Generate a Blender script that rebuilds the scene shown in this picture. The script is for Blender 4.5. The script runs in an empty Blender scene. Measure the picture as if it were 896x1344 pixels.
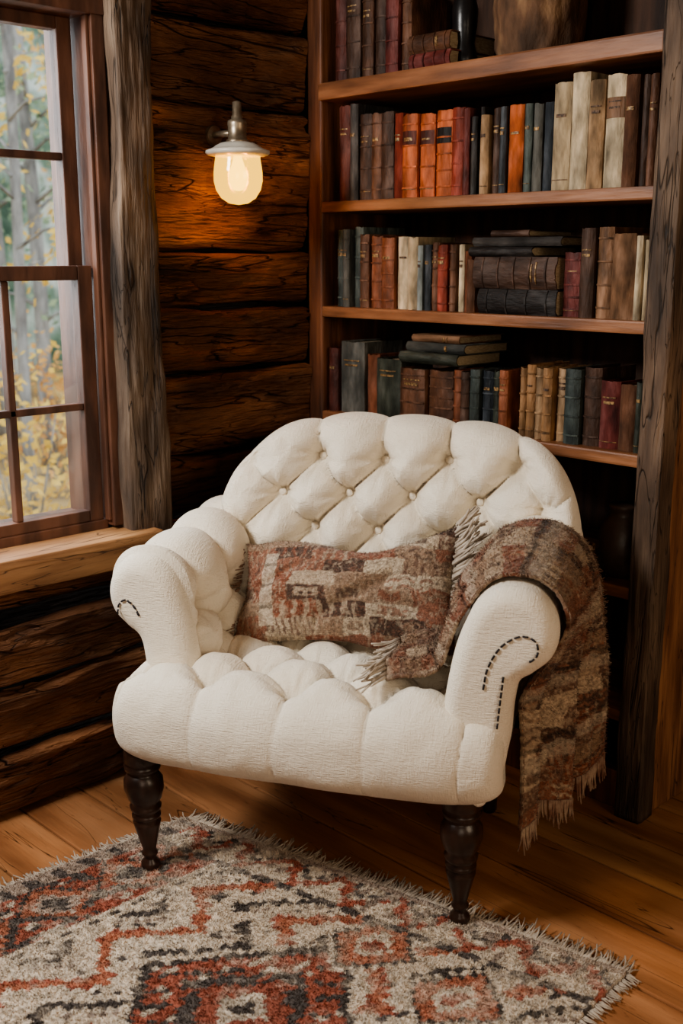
import bpy, bmesh, math, random
import numpy as np
from mathutils import Vector, Matrix, noise as mn
random.seed(7); np.random.seed(7)
PI=math.pi
COL=bpy.context.scene.collection
sc=bpy.context.scene
# ------------------------------------------------------------------ camera maths
CAM=Vector((-2.243,-2.45,1.35)); FW=Vector((.697,.717,0)); RT=Vector((.717,-.697,0)); FPX=1448.
def ray(px,py):
    R=(px-448)/FPX; u=(672-py)/FPX
    return FW*(.974+.2267*u)+RT*R+Vector((0,0,1))*(.974*u-.2267)
def on_x(px,py,x):
    d=ray(px,py); return CAM+d*((x-CAM.x)/d.x)
def on_y(px,py,y):
    d=ray(px,py); return CAM+d*((y-CAM.y)/d.y)
# ------------------------------------------------------------------ materials
def nt(m): return m.node_tree.nodes, m.node_tree.links
def mat(name,c1,c2=None,rough=.6,scale=12,stretch=(1,1,1),bump=.15,bscale=80,bstretch=None,metal=0,attr=False,
        detail=6,lo=.35,hi=.65,rnd=False,sheen=0,spec=.5,coat=0,bdist=.004,c3=None,cracks=None,blotch=None,knots=None):
    m=bpy.data.materials.new(name); m.use_nodes=True
    N,L=nt(m); b=N['Principled BSDF']
    tc=N.new('ShaderNodeTexCoord'); src=tc.outputs['Object']
    if rnd:
        oi=N.new('ShaderNodeObjectInfo'); ad=N.new('ShaderNodeVectorMath'); ad.operation='ADD'
        mu=N.new('ShaderNodeMath'); mu.operation='MULTIPLY'; mu.inputs[1].default_value=37.
        L.new(oi.outputs['Random'],mu.inputs[0]); L.new(src,ad.inputs[0]); L.new(mu.outputs[0],ad.inputs[1]); src=ad.outputs[0]
    def mapped(st):
        mp=N.new('ShaderNodeMapping'); mp.inputs['Scale'].default_value=st; L.new(src,mp.inputs[0]); return mp.outputs[0]
    def noise(sc_,st,det=6,dist=0):
        no=N.new('ShaderNodeTexNoise'); no.inputs['Scale'].default_value=sc_; no.inputs['Detail'].default_value=det; no.inputs['Distortion'].default_value=dist
        L.new(mapped(st),no.inputs['Vector']); return no.outputs['Fac']
    def ramp(f,els):
        rp=N.new('ShaderNodeValToRGB'); cr=rp.color_ramp
        while len(cr.elements)<len(els): cr.elements.new(.5)
        for e,(p,c) in zip(cr.elements,els): e.position=p; e.color=(*c,1)
        L.new(f,rp.inputs[0]); return rp.outputs[0]
    def mult(a,b_,f=1):
        mx=N.new('ShaderNodeMix'); mx.data_type='RGBA'; mx.blend_type='MULTIPLY'; mx.inputs[0].default_value=f
        L.new(a,mx.inputs[6]); L.new(b_,mx.inputs[7]); return mx.outputs[2]
    els=[(lo,c1),(hi,c2 or c1)] if not c3 else [(lo,c1),((lo+hi)/2,c3),(hi,c2)]
    out=ramp(noise(scale,stretch,detail),els)
    if blotch: out=mult(out,ramp(noise(blotch[0],blotch[1],4,.3),[(.35,(blotch[2],)*3),(.62,(1.15,1.1,1.05))]))
    hgt=None
    if cracks:
        cf=noise(cracks[0],cracks[1],3,.6); w=cracks[2]
        ck=ramp(cf,[(.5-w,(1,1,1)),(.5,(.10,.08,.07)),(.5+w,(1,1,1))]); 
        cf2=noise(cracks[0]*1.7,cracks[1],3,.4); ck2=ramp(cf2,[(.56-w*.6,(1,1,1)),(.56,(.2,.17,.15)),(.56+w*.6,(1,1,1))])
        ck=mult(ck,ck2); out=mult(out,ck,.9); hgt=ck
    if knots:
        vo=N.new('ShaderNodeTexVoronoi'); vo.inputs['Scale'].default_value=1; L.new(mapped(knots[0]),vo.inputs['Vector'])
        kc=ramp(vo.outputs['Distance'],[(knots[1],(.10,.06,.045)),(knots[1]*1.6,(.55,.45,.4)),(knots[1]*3,(1,1,1))]); out=mult(out,kc,.9)
    if attr:
        at=N.new('ShaderNodeAttribute'); at.attribute_name='Col'; out=mult(out,at.outputs['Color'])
    L.new(out,b.inputs['Base Color'])
    b.inputs['Roughness'].default_value=rough; b.inputs['Metallic'].default_value=metal
    b.inputs['Specular IOR Level'].default_value=spec
    if sheen: b.inputs['Sheen Weight'].default_value=sheen
    if coat: b.inputs['Coat Weight'].default_value=coat; b.inputs['Coat Roughness'].default_value=.25
    if bump:
        h=noise(bscale,bstretch or stretch,4)
        if hgt:
            ad=N.new('ShaderNodeMath'); ad.operation='MULTIPLY_ADD'; L.new(hgt,ad.inputs[0]); ad.inputs[1].default_value=.6; L.new(h,ad.inputs[2]); h=ad.outputs[0]
        bp=N.new('ShaderNodeBump'); bp.inputs['Strength'].default_value=bump; bp.inputs['Distance'].default_value=bdist
        L.new(h,bp.inputs['Height']); L.new(bp.outputs[0],b.inputs['Normal'])
    return m
LOG=mat('log_wood',(.070,.030,.016),(.48,.235,.112),rough=.62,scale=3.2,stretch=(1,2,2.6),bump=1,bscale=16,bstretch=(.9,3,7),attr=True,c3=(.25,.110,.050),lo=.3,hi=.72,bdist=.026,spec=.35,cracks=(2.2,(.6,1,7),.009),detail=12,blotch=(2.2,(.8,1,2.4),.36),knots=((2.1,1,5.2),.05))
FLOORM=mat('floor_pine',(.20,.085,.038),(.50,.27,.14),rough=.42,scale=3.0,stretch=(4,.6,1),bump=.25,bscale=10,bstretch=(12,.8,1),attr=True,c3=(.35,.17,.08),lo=.3,hi=.7,spec=.45,blotch=(2.2,(1,.6,1),.7),cracks=(2.4,(5,.35,1),.004),detail=9,knots=((5.6,3.0,1),.062))
GREYW=mat('weathered_timber',(.045,.032,.024),(.27,.20,.145),rough=.8,scale=5,stretch=(3,3,.9),bump=.9,bscale=14,bstretch=(7,7,.7),c3=(.14,.098,.07),lo=.3,hi=.72,bdist=.012,cracks=(3,(5,5,.4),.008),detail=10,blotch=(2,(1,1,1),.5),knots=((5,1,2.3),.05))
DARKPOST=mat('dark_timber',(.035,.022,.015),(.21,.145,.098),rough=.7,scale=5,stretch=(4,4,.8),bump=.8,bscale=12,bstretch=(8,8,.6),c3=(.10,.064,.042),lo=.3,hi=.7,bdist=.008,cracks=(3,(6,6,.5),.010),blotch=(2,(1,1,1),.55))
SIDEW=mat('case_side_wood',(.10,.042,.02),(.38,.185,.09),rough=.55,scale=5,stretch=(6,6,.7),bump=.5,bscale=12,bstretch=(9,9,.7),c3=(.22,.10,.048),lo=.3,hi=.7,cracks=(3,(7,7,.5),.008))
CASEW=mat('case_wood',(.05,.02,.010),(.26,.105,.048),rough=.5,scale=5,stretch=(6,6,.7),bump=.4,bscale=12,bstretch=(9,9,.7),c3=(.13,.05,.024),lo=.3,hi=.7)
SHELFW=mat('shelf_wood',(.11,.044,.02),(.38,.17,.08),rough=.45,scale=5,stretch=(5,.8,6),bump=.35,bscale=14,bstretch=(8,.8,8),c3=(.24,.10,.044),lo=.3,hi=.7)
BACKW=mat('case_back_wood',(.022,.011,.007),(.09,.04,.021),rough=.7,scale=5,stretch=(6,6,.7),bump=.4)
WINW=mat('window_wood',(.055,.022,.013),(.17,.073,.042),rough=.55,scale=6,stretch=(3,3,.8),bump=.3,bscale=20)
SILLW=mat('sill_wood',(.30,.14,.058),(.56,.31,.145),rough=.5,scale=5,stretch=(.8,4,6),bump=.35,bscale=14,cracks=(3,(.5,3,8),.006))
PLASTER=mat('ceiling_boards',(.05,.022,.012),(.12,.055,.03),rough=.7,scale=4,stretch=(.8,7,1),bump=.3)
def linen():
    m=mat('cream_linen',(.79,.71,.585),(.83,.755,.635),rough=.92,scale=9,bump=0,sheen=.12,spec=.2)
    N,L=nt(m); b=N['Principled BSDF']; tc=N.new('ShaderNodeTexCoord')
    hs=[]
    for st in ((1,.14,.14),(.14,1,1),(.16,.16,1)):
        mp=N.new('ShaderNodeMapping'); mp.inputs['Scale'].default_value=st; L.new(tc.outputs['Object'],mp.inputs[0])
        n=N.new('ShaderNodeTexNoise'); n.inputs['Scale'].default_value=400; n.inputs['Detail'].default_value=2; L.new(mp.outputs[0],n.inputs[0]); hs.append(n.outputs['Fac'])
    a=N.new('ShaderNodeMath'); L.new(hs[0],a.inputs[0]); L.new(hs[1],a.inputs[1])
    a2=N.new('ShaderNodeMath'); L.new(a.outputs[0],a2.inputs[0]); L.new(hs[2],a2.inputs[1])
    bp=N.new('ShaderNodeBump'); bp.inputs['Strength'].default_value=.85; bp.inputs['Distance'].default_value=.0018
    L.new(a2.outputs[0],bp.inputs['Height']); L.new(bp.outputs[0],b.inputs['Normal'])
    return m
LINEN=linen()
LEGM=mat('dark_turned_wood',(.012,.006,.004),(.045,.02,.012),rough=.32,scale=10,stretch=(3,3,.5),bump=.1,coat=.2)
THREAD=mat('dark_thread',(.012,.010,.012),(.03,.025,.03),rough=.8)
WOOL=mat('woven_wool',(.78,.78,.78),(1.15,1.15,1.15),rough=.95,scale=110,bump=.9,bscale=300,attr=True,sheen=.15,spec=.1,bdist=.003)
RUGM=mat('rug_wool',(.82,.82,.82),(1.12,1.12,1.12),rough=.97,scale=90,bump=.5,bscale=240,attr=True,sheen=.05,spec=.05,bdist=.004)
FRINGE=mat('fringe_yarn',(.34,.28,.22),(.58,.50,.41),rough=.95,scale=50)
RUSTFR=mat('throw_fringe_yarn',(.18,.09,.06),(.38,.28,.20),rough=.95,scale=40)
METAL=mat('aged_brass',(.20,.15,.10),(.42,.35,.26),rough=.38,scale=30,metal=.7,bump=.05)
ENAMEL=mat('pale_enamel',(.60,.56,.49),(.72,.68,.60),rough=.30,scale=20,bump=.03)
PAGES=mat('page_paper',(.30,.22,.13),(.50,.40,.27),rough=.9,scale=90,stretch=(1,8,1),bump=.3,rnd=True)
GOLD=mat('gilt',(.10,.055,.025),(.44,.28,.12),rough=.5,scale=160,metal=.2,lo=.42,hi=.62,bump=.1,rnd=True)
INK=mat('dark_label',(.05,.03,.02),(.18,.11,.07),rough=.7,scale=160,lo=.42,hi=.6,rnd=True)
def glass():
    m=bpy.data.materials.new('window_glass'); m.use_nodes=True; N,L=nt(m); N.clear()
    o=N.new('ShaderNodeOutputMaterial'); t=N.new('ShaderNodeBsdfTransparent'); g=N.new('ShaderNodeBsdfGlossy'); g.inputs['Roughness'].default_value=.03
    t.inputs[0].default_value=(.95,.96,.96,1)
    x=N.new('ShaderNodeMixShader'); x.inputs[0].default_value=.05
    L.new(t.outputs[0],x.inputs[1]); L.new(g.outputs[0],x.inputs[2]); L.new(x.outputs[0],o.inputs[0]); return m
GLASS=glass()
def lampglass():
    m=bpy.data.materials.new('lamp_glass'); m.use_nodes=True; N,L=nt(m); N.clear()
    o=N.new('ShaderNodeOutputMaterial'); t=N.new('ShaderNodeBsdfTransparent'); t.inputs[0].default_value=(1,.82,.36,1)
    e=N.new('ShaderNodeEmission'); e.inputs[0].default_value=(1,.56,.055,1); e.inputs[1].default_value=2.4
    x=N.new('ShaderNodeMixShader'); x.inputs[0].default_value=.72
    L.new(t.outputs[0],x.inputs[1]); L.new(e.outputs[0],x.inputs[2])
    g=N.new('ShaderNodeBsdfGlossy'); g.inputs['Roughness'].default_value=.08; y=N.new('ShaderNodeMixShader'); y.inputs[0].default_value=.05
    L.new(x.outputs[0],y.inputs[1]); L.new(g.outputs[0],y.inputs[2]); L.new(y.outputs[0],o.inputs[0]); return m
def emis(name,c,s):
    m=bpy.data.materials.new(name); m.use_nodes=True; N,L=nt(m); N.clear()
    o=N.new('ShaderNodeOutputMaterial'); e=N.new('ShaderNodeEmission'); e.inputs[0].default_value=(*c,1); e.inputs[1].default_value=s
    L.new(e.outputs[0],o.inputs[0]); return m
# ------------------------------------------------------------------ object helpers
def link(name,me,m,parent=None,smooth=True):
    o=bpy.data.objects.new(name,me); COL.objects.link(o)
    if m: me.materials.append(m)
    if smooth: me.polygons.foreach_set('use_smooth',[True]*len(me.polygons))
    if parent: o.parent=parent
    return o
def tag(o,label,cat,group=None,kind=None):
    o['label']=label; o['category']=cat
    if group: o['group']=group
    if kind: o['kind']=kind
    return o
def struct(o): o['kind']='structure'; return o
def empty(name,loc=(0,0,0),rz=0):
    o=bpy.data.objects.new(name,None); COL.objects.link(o); o.location=loc; o.rotation_euler=(0,0,rz); o.empty_display_size=.1; return o
def from_bm(name,bm,m,parent=None,smooth=False,recalc=True):
    if recalc: bmesh.ops.recalc_face_normals(bm,faces=bm.faces[:])
    me=bpy.data.meshes.new(name); bm.to_mesh(me); bm.free(); return link(name,me,m,parent,smooth)
def setcol(me,cols):
    a=me.color_attributes.new('Col','FLOAT_COLOR','POINT')
    c=np.ones((len(me.vertices),4),dtype=np.float32); c[:,:3]=cols; a.data.foreach_set('color',c.ravel())
def grid_mesh(name,P,m,parent=None,cols=None,closev=False,caps=(),flip=False,extra=None):
    """extra=(verts Nx3x3, cols Nx3): loose yarn slivers in the same mesh"""
    nu,nv=P.shape[:2]; idx=np.arange(nu*nv).reshape(nu,nv); 
    A_=idx if not closev else np.concatenate([idx,idx[:,:1]],1)
    q=np.stack([A_[:-1,:-1],A_[1:,:-1],A_[1:,1:],A_[:-1,1:]],-1).reshape(-1,4)
    if flip: q=q[:,::-1]
    F=q.tolist()
    for c in caps:
        r=[int(a) for a in idx[c,:]]; F.append(tuple(r if ((c==0)!=flip) else r[::-1]))
    Vv=P.reshape(-1,3); Cc_=None if cols is None else cols.reshape(-1,3)
    if extra is not None:
        ev,ec=extra; n=len(Vv); F+= (n+np.arange(len(ev)*3).reshape(-1,3)).tolist(); Vv=np.concatenate([Vv,ev.reshape(-1,3)]); Cc_=np.concatenate([Cc_,np.repeat(ec,3,0)])
    me=bpy.data.meshes.new(name); me.from_pydata(Vv.tolist(),[],F); me.update()
    if Cc_ is not None: setcol(me,Cc_)
    return link(name,me,m,parent)
def bx(bm,x0,x1,y0,y1,z0,z1,bev=0):
    r=bmesh.ops.create_cube(bm,size=1)['verts']
    for v in r: v.co=Vector(((x0+x1)/2+v.co.x*(x1-x0),(y0+y1)/2+v.co.y*(y1-y0),(z0+z1)/2+v.co.z*(z1-z0)))
    if bev:
        es=list({e for v in r for e in v.link_edges}); bmesh.ops.bevel(bm,geom=es,offset=bev,segments=2,affect='EDGES',profile=.6)
def lathe(bm,prof,c=(0,0,0),n=28,lean=(0,0)):
    rings=[]
    for r,z in prof:
        rings.append([bm.verts.new((c[0]+lean[0]*z+r*math.cos(2*PI*k/n),c[1]+lean[1]*z+r*math.sin(2*PI*k/n),c[2]+z)) for k in range(n)])
    for a,b in zip(rings,rings[1:]):
        for k in range(n): bm.faces.new((a[k],a[(k+1)%n],b[(k+1)%n],b[k]))
    if prof[0][0]>1e-4: bm.faces.new(rings[0][::-1])
    if prof[-1][0]>1e-4: bm.faces.new(rings[-1])
def tube(bm,pts,r,n=6,taper=1):
    rings=[]
    for i,p in enumerate(pts):
        p=Vector(p); t=(Vector(pts[min(i+1,len(pts)-1)])-Vector(pts[max(i-1,0)])).normalized()
        a=t.orthogonal().normalized() if i==0 else (pa-t*pa.dot(t)).normalized(); pa=a; b=t.cross(a)
        rr=r*(1+(taper-1)*i/(len(pts)-1))
        rings.append([bm.verts.new(p+(a*math.cos(2*PI*k/n)+b*math.sin(2*PI*k/n))*rr) for k in range(n)])
    for a,b in zip(rings,rings[1:]):
        for k in range(n): bm.faces.new((a[k],a[(k+1)%n],b[(k+1)%n],b[k]))
    bm.faces.new(rings[0][::-1]); bm.faces.new(rings[-1])
def catmull(P,n):
    P=np.array(P,float); m=len(P)
    Q=np.vstack([2*P[0]-P[1],P,2*P[-1]-P[-2]]); out=[]
    T=np.linspace(0,m-1-1e-9,n*6)
    for t in T:
        i=int(t); f=t-i; a,b,c,d=Q[i],Q[i+1],Q[i+2],Q[i+3]
        out.append(.5*((2*b)+(-a+c)*f+(2*a-5*b+4*c-d)*f*f+(-a+3*b-3*c+d)*f**3))
    out=np.array(out); s=np.r_[0,np.cumsum(np.linalg.norm(np.diff(out,axis=0),axis=1))]
    S=np.linspace(0,s[-1],n); R=np.stack([np.interp(S,s,out[:,k]) for k in range(out.shape[1])],1)
    return R,S
def sstep(a,b,x): t=np.clip((x-a)/(b-a),0,1); return t*t*(3-2*t)
def fbm(p,o=3): return mn.fractal(Vector(p),.9,2.,o)
def hsh(i,j,k=0):
    v=np.sin(i*127.1+j*311.7+k*74.7)*43758.5453; return v-np.floor(v)
def vn(a,b,s,k=0):
    a=a*s;b=b*s; i=np.floor(a);j=np.floor(b);f=a-i;g=b-j; f=f*f*(3-2*f); g=g*g*(3-2*g)
    return (hsh(i,j,k)*(1-f)+hsh(i+1,j,k)*f)*(1-g)+(hsh(i,j+1,k)*(1-f)+hsh(i+1,j+1,k)*f)*g
# ------------------------------------------------------------------ FLOOR
PW=.165
bm=bmesh.new(); tones=[]
x=-3.7; rr=random.Random(3)
while x<.36:
    ys=[-4.1]; y=-4.1+rr.uniform(.3,1.2)
    while y<-.4: ys.append(y); y+=rr.uniform(2.6,3.8)
    ys.append(.12)
    for a,b in zip(ys,ys[1:]):
        n0=len(bm.verts); bx(bm,x+.0024,x+PW-.0024,a+.001,b-.001,-.03,rr.uniform(-.0015,0),.004)
        tn=rr.uniform(.80,1.10); w=rr.uniform(.93,1.03); tones+= [(tn,tn*w,tn*w*.96)]*(len(bm.verts)-n0)
    x+=PW
n0=len(bm.verts); bx(bm,-3.7,.36,-4.1,.12,-.06,-.028); tones+=[(.06,.06,.06)]*(len(bm.verts)-n0)
o=from_bm('floor',bm,FLOORM); setcol(o.data,np.array(tones)); struct(o)
# ------------------------------------------------------------------ LOG WALLS
seams=[0,.17,.335,.49,.645,.81,1.035,1.21,1.36,1.737,1.95,2.16,2.36,2.6]
V=[];Fc=[];Cc=[]
def log(x0,x1,z0,z1,yb,tone,seed,axis='x'):
    nx=max(6,int((x1-x0)/.013)); nt_=32; base=len(V)
    for i in range(nx+1):
        x=x0+(x1-x0)*i/nx
        wob=.014*fbm((x*2.2,seed,0)); wob2=.014*fbm((x*2.2,seed+9,4)); step=.010*round(1.3*mn.noise(Vector((x*1.3,seed,7))))
        for j in range(nt_+1):
            t=-1+2*j/nt_; t=math.copysign(abs(t)**.6,t)
            zc=(z0+z1)/2; h=(z1-z0)/2-.004
            z=zc+t*(h+(wob if t>0 else wob2))
            prof=(1-abs(t)**20); f_=fbm((x*2.4,seed+3,z*11),3); g_=mn.noise(Vector((x*1.7,seed+20,z*9)))
            gouge=.022*max(0,f_-.12)+(.012 if f_>.40 else 0)+(.009 if g_>.30 else 0)
            y=yb+.028-.034*prof-.009*fbm((x*1.3,seed,z*6),4)-.006*fbm((x*8,seed,z*26),3)+gouge+step-.012*t
            V.append((x,y,z) if axis=='x' else (-y+.33,x,z)); Cc.append(tone)
    for i in range(nx):
        for j in range(nt_):
            a=base+i*(nt_+1)+j; Fc.append((a,a+nt_+1,a+nt_+2,a+1))
rl=random.Random(5)
def tone_(low=False): 
    t=rl.uniform(.65,1.15)*(.92 if low else 1); g=rl.uniform(0,1); return (t,t*(.90+.14*g),t*(.85+.25*g))
for k,(a,b_) in enumerate(zip(seams,seams[1:])):
    yb=-.11 if b_<.5 else (-.03 if b_<.66 else 0); yb+=rl.uniform(-.006,.006)
    if a>=.62 and b_<=1.96:
        log(-.66,-.002,a,b_,yb,tone_(),k*3.1); log(-3.7,-1.43,a,b_,yb,tone_(),k*3.1+50)
    else: log(-3.7,-.002,a,b_,yb,tone_(b_<.66),k*3.1)
def backing(x0,x1,z0,z1):
    b=len(V); V.extend([(x0,.055,z0),(x1,.055,z0),(x1,.055,z1),(x0,.055,z1),(x0,.2,z0),(x1,.2,z0),(x1,.2,z1),(x0,.2,z1)]); Cc.extend([(.05,.04,.03)]*8)
    for f in ((0,1,2,3),(4,5,6,7),(0,1,5,4),(3,2,6,7),(0,3,7,4),(1,2,6,5)): Fc.append(tuple(b+i for i in f))
backing(-3.7,.5,-.05,.64); backing(-3.7,.5,1.93,2.6); backing(-3.7,-1.40,.64,1.93); backing(-.68,.5,.64,1.93)
me=bpy.data.meshes.new('wall_left'); me.from_pydata(V,[],Fc); me.update(); setcol(me,np.array(Cc)); struct(link('wall_left',me,LOG))
V=[];Fc=[];Cc=[]
for k,(a,b_) in enumerate(zip(seams,seams[1:])): log(-4.1,-1.24,a,b_,0,tone_(),k*2.7+90,'y')
me=bpy.data.meshes.new('wall_right'); 
b=len(V); V.extend([(.335,-4.1,-.05),(.335,.1,-.05),(.335,.1,2.6),(.335,-4.1,2.6),(.45,-4.1,-.05),(.45,.1,-.05),(.45,.1,2.6),(.45,-4.1,2.6)]); Cc.extend([(.1,.08,.06)]*8)
for f in ((0,1,2,3),(4,5,6,7),(0,1,5,4),(3,2,6,7),(0,3,7,4),(1,2,6,5)): Fc.append(tuple(b+i for i in f))
me.from_pydata(V,[],Fc); me.update(); setcol(me,np.array(Cc)); struct(link('wall_right',me,LOG))
def wallbox(name,*a):
    bm=bmesh.new(); bx(bm,*a); o=from_bm(name,bm,LOG); setcol(o.data,np.full((len(o.data.vertices),3),.8)); struct(o)
wallbox('wall_back',-3.8,.5,-4.2,-4.1,-.05,2.6)
wallbox('wall_far_side',-3.8,-3.7,-4.1,.2,-.05,2.6)
bm=bmesh.new()
for k in range(22): bx(bm,-3.8,.5,-4.2+k*.2+.003,-4.2+(k+1)*.2-.003,2.6,2.64,.004)
struct(from_bm('ceiling',bm,PLASTER))
def rough_beam(name,x0,x1,y0,y1,z0,z1,m,parent=None,amp=.006,seed=0,wav=1.3):
    nz=int((z1-z0)/.012); per=[]
    n=16
    for k in range(n): per.append((x0+(x1-x0)*k/n,y0))
    for k in range(n): per.append((x1,y0+(y1-y0)*k/n))
    for k in range(n): per.append((x1-(x1-x0)*k/n,y1))
    for k in range(n): per.append((x0,y1-(y1-y0)*k/n))
    cx,cy=(x0+x1)/2,(y0+y1)/2; P=np.zeros((nz+1,4*n,3))
    for i in range(nz+1):
        z=z0+(z1-z0)*i/nz
        for k,(x,y) in enumerate(per):
            dx,dy=(x-cx)/((x1-x0)/2),(y-cy)/((y1-y0)/2)
            cr=1-.05*max(0,abs(dx*dy)-.6)/.4
            d=amp*(.8*fbm((x*9,y*9+seed,z*2.6),3)+.5*fbm((x*50,y*50,z*6+seed),2))
            big=amp*wav*mn.noise(Vector((seed,dx*.7,z*2.1)))
            P[i,k]=(cx+(x-cx)*cr+dx*(d+big),cy+(y-cy)*cr+dy*d,z)
    return grid_mesh(name,P,m,parent,closev=True,caps=(0,nz))
struct(rough_beam('trim_1',-.688,-.572,-.080,.03,.615,2.6,GREYW,seed=3,amp=.009,wav=1.6))
# ------------------------------------------------------------------ WINDOW
w=struct(empty('window_1',(-1.05,.03,.66)))
def wpart(name,boxes,m,bev=.003):
    bm=bmesh.new()
    for b_ in boxes: bx(bm,*[v-o_ for v,o_ in zip(b_,(-1.05,-1.05,.03,.03,.66,.66))],bev)
    return from_bm(name,bm,m,w)
X0,X1=-1.40,-.715
wpart('frame',[(X0-.04,X0,-.035,.19,.66,1.95),(X1,X1+.035,-.030,.19,.66,1.95),(X0-.04,X1+.035,-.035,.19,1.905,1.955),(X0-.0,X1,.0,.19,.645,.675),
   (X0,X0+.012,-.03,.0,.675,1.905),(X1-.010,X1,-.02,.0,.675,1.905)],WINW)
def sash(z0,z1,y0,y1,zm,bot,top):
    st=.040; cols=[X0+.010,X1-.010]; B=[(cols[0],cols[0]+st,y0,y1,z0,z1),(cols[1]-st,cols[1],y0,y1,z0,z1),
      (cols[0]+st,cols[1]-st,y0,y1,z0,z0+bot),(cols[0]+st,cols[1]-st,y0,y1,z1-top,z1)]
    a,b_=cols[0]+st,cols[1]-st
    for k in (1,2):
        xm=a+(b_-a)*k/3; B.append((xm-.009,xm+.009,y0+.004,y1-.004,z0+bot,z1-top))
    B.append((a,b_,y0+.004,y1-.004,zm-.009,zm+.009))
    return B,(a,b_,(y0+y1)/2-.002,(y0+y1)/2+.002,z0+bot,z1-top)
for nm,args in (('lower_sash',(.675,1.325,.005,.04,.975,.03,.035)),('upper_sash',(1.29,1.905,.045,.08,1.585,.03,.03))):
    B,g=sash(*args); s=wpart(nm,B,WINW); p=wpart('pane',[g],GLASS,0); p.parent=s
wpart('sill',[(X0-.09,-.625,-.120,.0,.628,.652)],SILLW,.005)
wpart('sill_apron',[(X0-.09,-.635,-.100,.0,.565,.624)],SILLW,.005)
# ------------------------------------------------------------------ OUTSIDE
def hill():
    nx,nz=60,24; P=np.zeros((nx,nz,3))
    for i in range(nx):
        for j in range(nz):
            x=-14+40*i/(nx-1); t=j/(nz-1); P[i,j]=(x,11+6*t*t+.8*mn.noise(Vector((x*.4,t*4,0))),-1.2+11*t)
    m=bpy.data.materials.new('hazy_forest'); m.use_nodes=True; N,L=nt(m); b=N['Principled BSDF']; b.inputs['Roughness'].default_value=1; b.inputs['Specular IOR Level'].default_value=0
    tc=N.new('ShaderNodeTexCoord')
    def nz_(sc_,st,els):
        mp=N.new('ShaderNodeMapping'); mp.inputs['Scale'].default_value=st; L.new(tc.outputs['Object'],mp.inputs[0])
        n=N.new('ShaderNodeTexNoise'); n.inputs['Scale'].default_value=sc_; n.inputs['Detail'].default_value=5; n.inputs['Roughness'].default_value=.6; L.new(mp.outputs[0],n.inputs[0])
        r=N.new('ShaderNodeValToRGB'); cr=r.color_ramp
        while len(cr.elements)<len(els): cr.elements.new(.5)
        for e,(p,c) in zip(cr.elements,els): e.position=p; e.color=(*c,1)
        L.new(n.outputs['Fac'],r.inputs[0]); return r.outputs[0]
    a=nz_(1.5,(1,1,1),[(.3,(.05,.09,.065)),(.43,(.16,.23,.17)),(.52,(.34,.40,.35)),(.60,(.52,.56,.52)),(.68,(.60,.46,.20)),(.8,(.66,.48,.2))])
    t=nz_(1.0,(2.6,.1,.12),[(.40,(.35,.34,.34)),(.47,(1,1,1))])
    mx=N.new('ShaderNodeMix'); mx.data_type='RGBA'; mx.blend_type='MULTIPLY'; mx.inputs[0].default_value=.85
    L.new(a,mx.inputs[6]); L.new(t,mx.inputs[7]); L.new(mx.outputs[2],b.inputs['Base Color'])
    struct(grid_mesh('forest_hillside',P,m))
hill()
GR=mat('leaf_litter',(.18,.12,.06),(.50,.34,.13),rough=1,scale=2,bump=.5)
P=np.zeros((30,30,3))
for i in range(30):
    for j in range(30): x=-14+40*i/29;y=.25+14*j/29; P[i,j]=(x,y,-.9+.25*mn.noise(Vector((x*.5,y*.5,2)))+.05*y)
struct(grid_mesh('forest_ground',P,GR))
BARK=mat('pale_bark',(.16,.155,.15),(.40,.395,.38),rough=.95,scale=4,stretch=(3,3,1),bump=.6,bscale=20)
LEAFY=mat('yellow_leaves',(.58,.36,.05),(.76,.54,.14),rough=.8,scale=3,bump=0)
LEAFG=mat('green_leaves',(.12,.19,.11),(.34,.41,.24),rough=.8,scale=3,bump=0)
LEAFO=mat('orange_leaves',(.52,.24,.06),(.72,.44,.14),rough=.8,scale=3,bump=0)
def leaves(bm,c,r,n,rg,sz=.06):
    for _ in range(n):
        d=Vector((rg.gauss(0,1),rg.gauss(0,1),rg.gauss(0,1)))*.5
        p=Vector(c)+Vector((d.x*r[0],d.y*r[1],d.z*r[2])); a=Vector((rg.uniform(-1,1),rg.uniform(-1,1),rg.uniform(-1,1))).normalized(); b_=a.orthogonal().normalized()
        s=sz*rg.uniform(.6,1.3); vs=[bm.verts.new(p+a*s),bm.verts.new(p+b_*s*.6),bm.verts.new(p-a*s),bm.verts.new(p-b_*s*.6)]; bm.faces.new(vs)
trees=[('slim pale trunk tree with yellow leaves nearest the window',4.9,1.70,.045,LEAFY,8),
 ('grey trunk tree with green leaves a little behind the yellow one',6.6,2.80,.07,LEAFG,7),
 ('thicker pale trunk tree farther back, seen through the left panes',8.2,3.25,.12,LEAFG,6),
 ('tall grey tree with amber leaves far among the trees',9.0,5.0,.13,LEAFO,5)]
for lab,y,x,r,lm,nc in trees:
    rg=random.Random(int(y*10)); z0=-.9+.05*y-.1; t=tag(empty('autumn_tree',(x,y,z0)),lab,'tree','trees beyond the window')
    bm=bmesh.new(); H=8; tube(bm,[(.12*math.sin(k*.8+y)*k/10,.05*k/10,H*k/10) for k in range(11)],r,10,.45); from_bm('trunk',bm,BARK,t,True)
    lb=bmesh.new()
    for k in range(nc*2):
        bb=bmesh.new(); z=rg.uniform(1.3,5); an=rg.uniform(0,2*PI); l=rg.uniform(.3,.55); e=Vector((math.cos(an)*l,math.sin(an)*l,z+.4*l))
        tube(bb,[(0,0,z),e*.5+Vector((0,0,z*.5+.05)),e],r*.22+.006,5,.3); leaves(lb,e,(.30,.30,.30),55,rg,.045); from_bm('branch',bb,BARK,t,True)
    from_bm('foliage',lb,lm,t,recalc=False)
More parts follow.
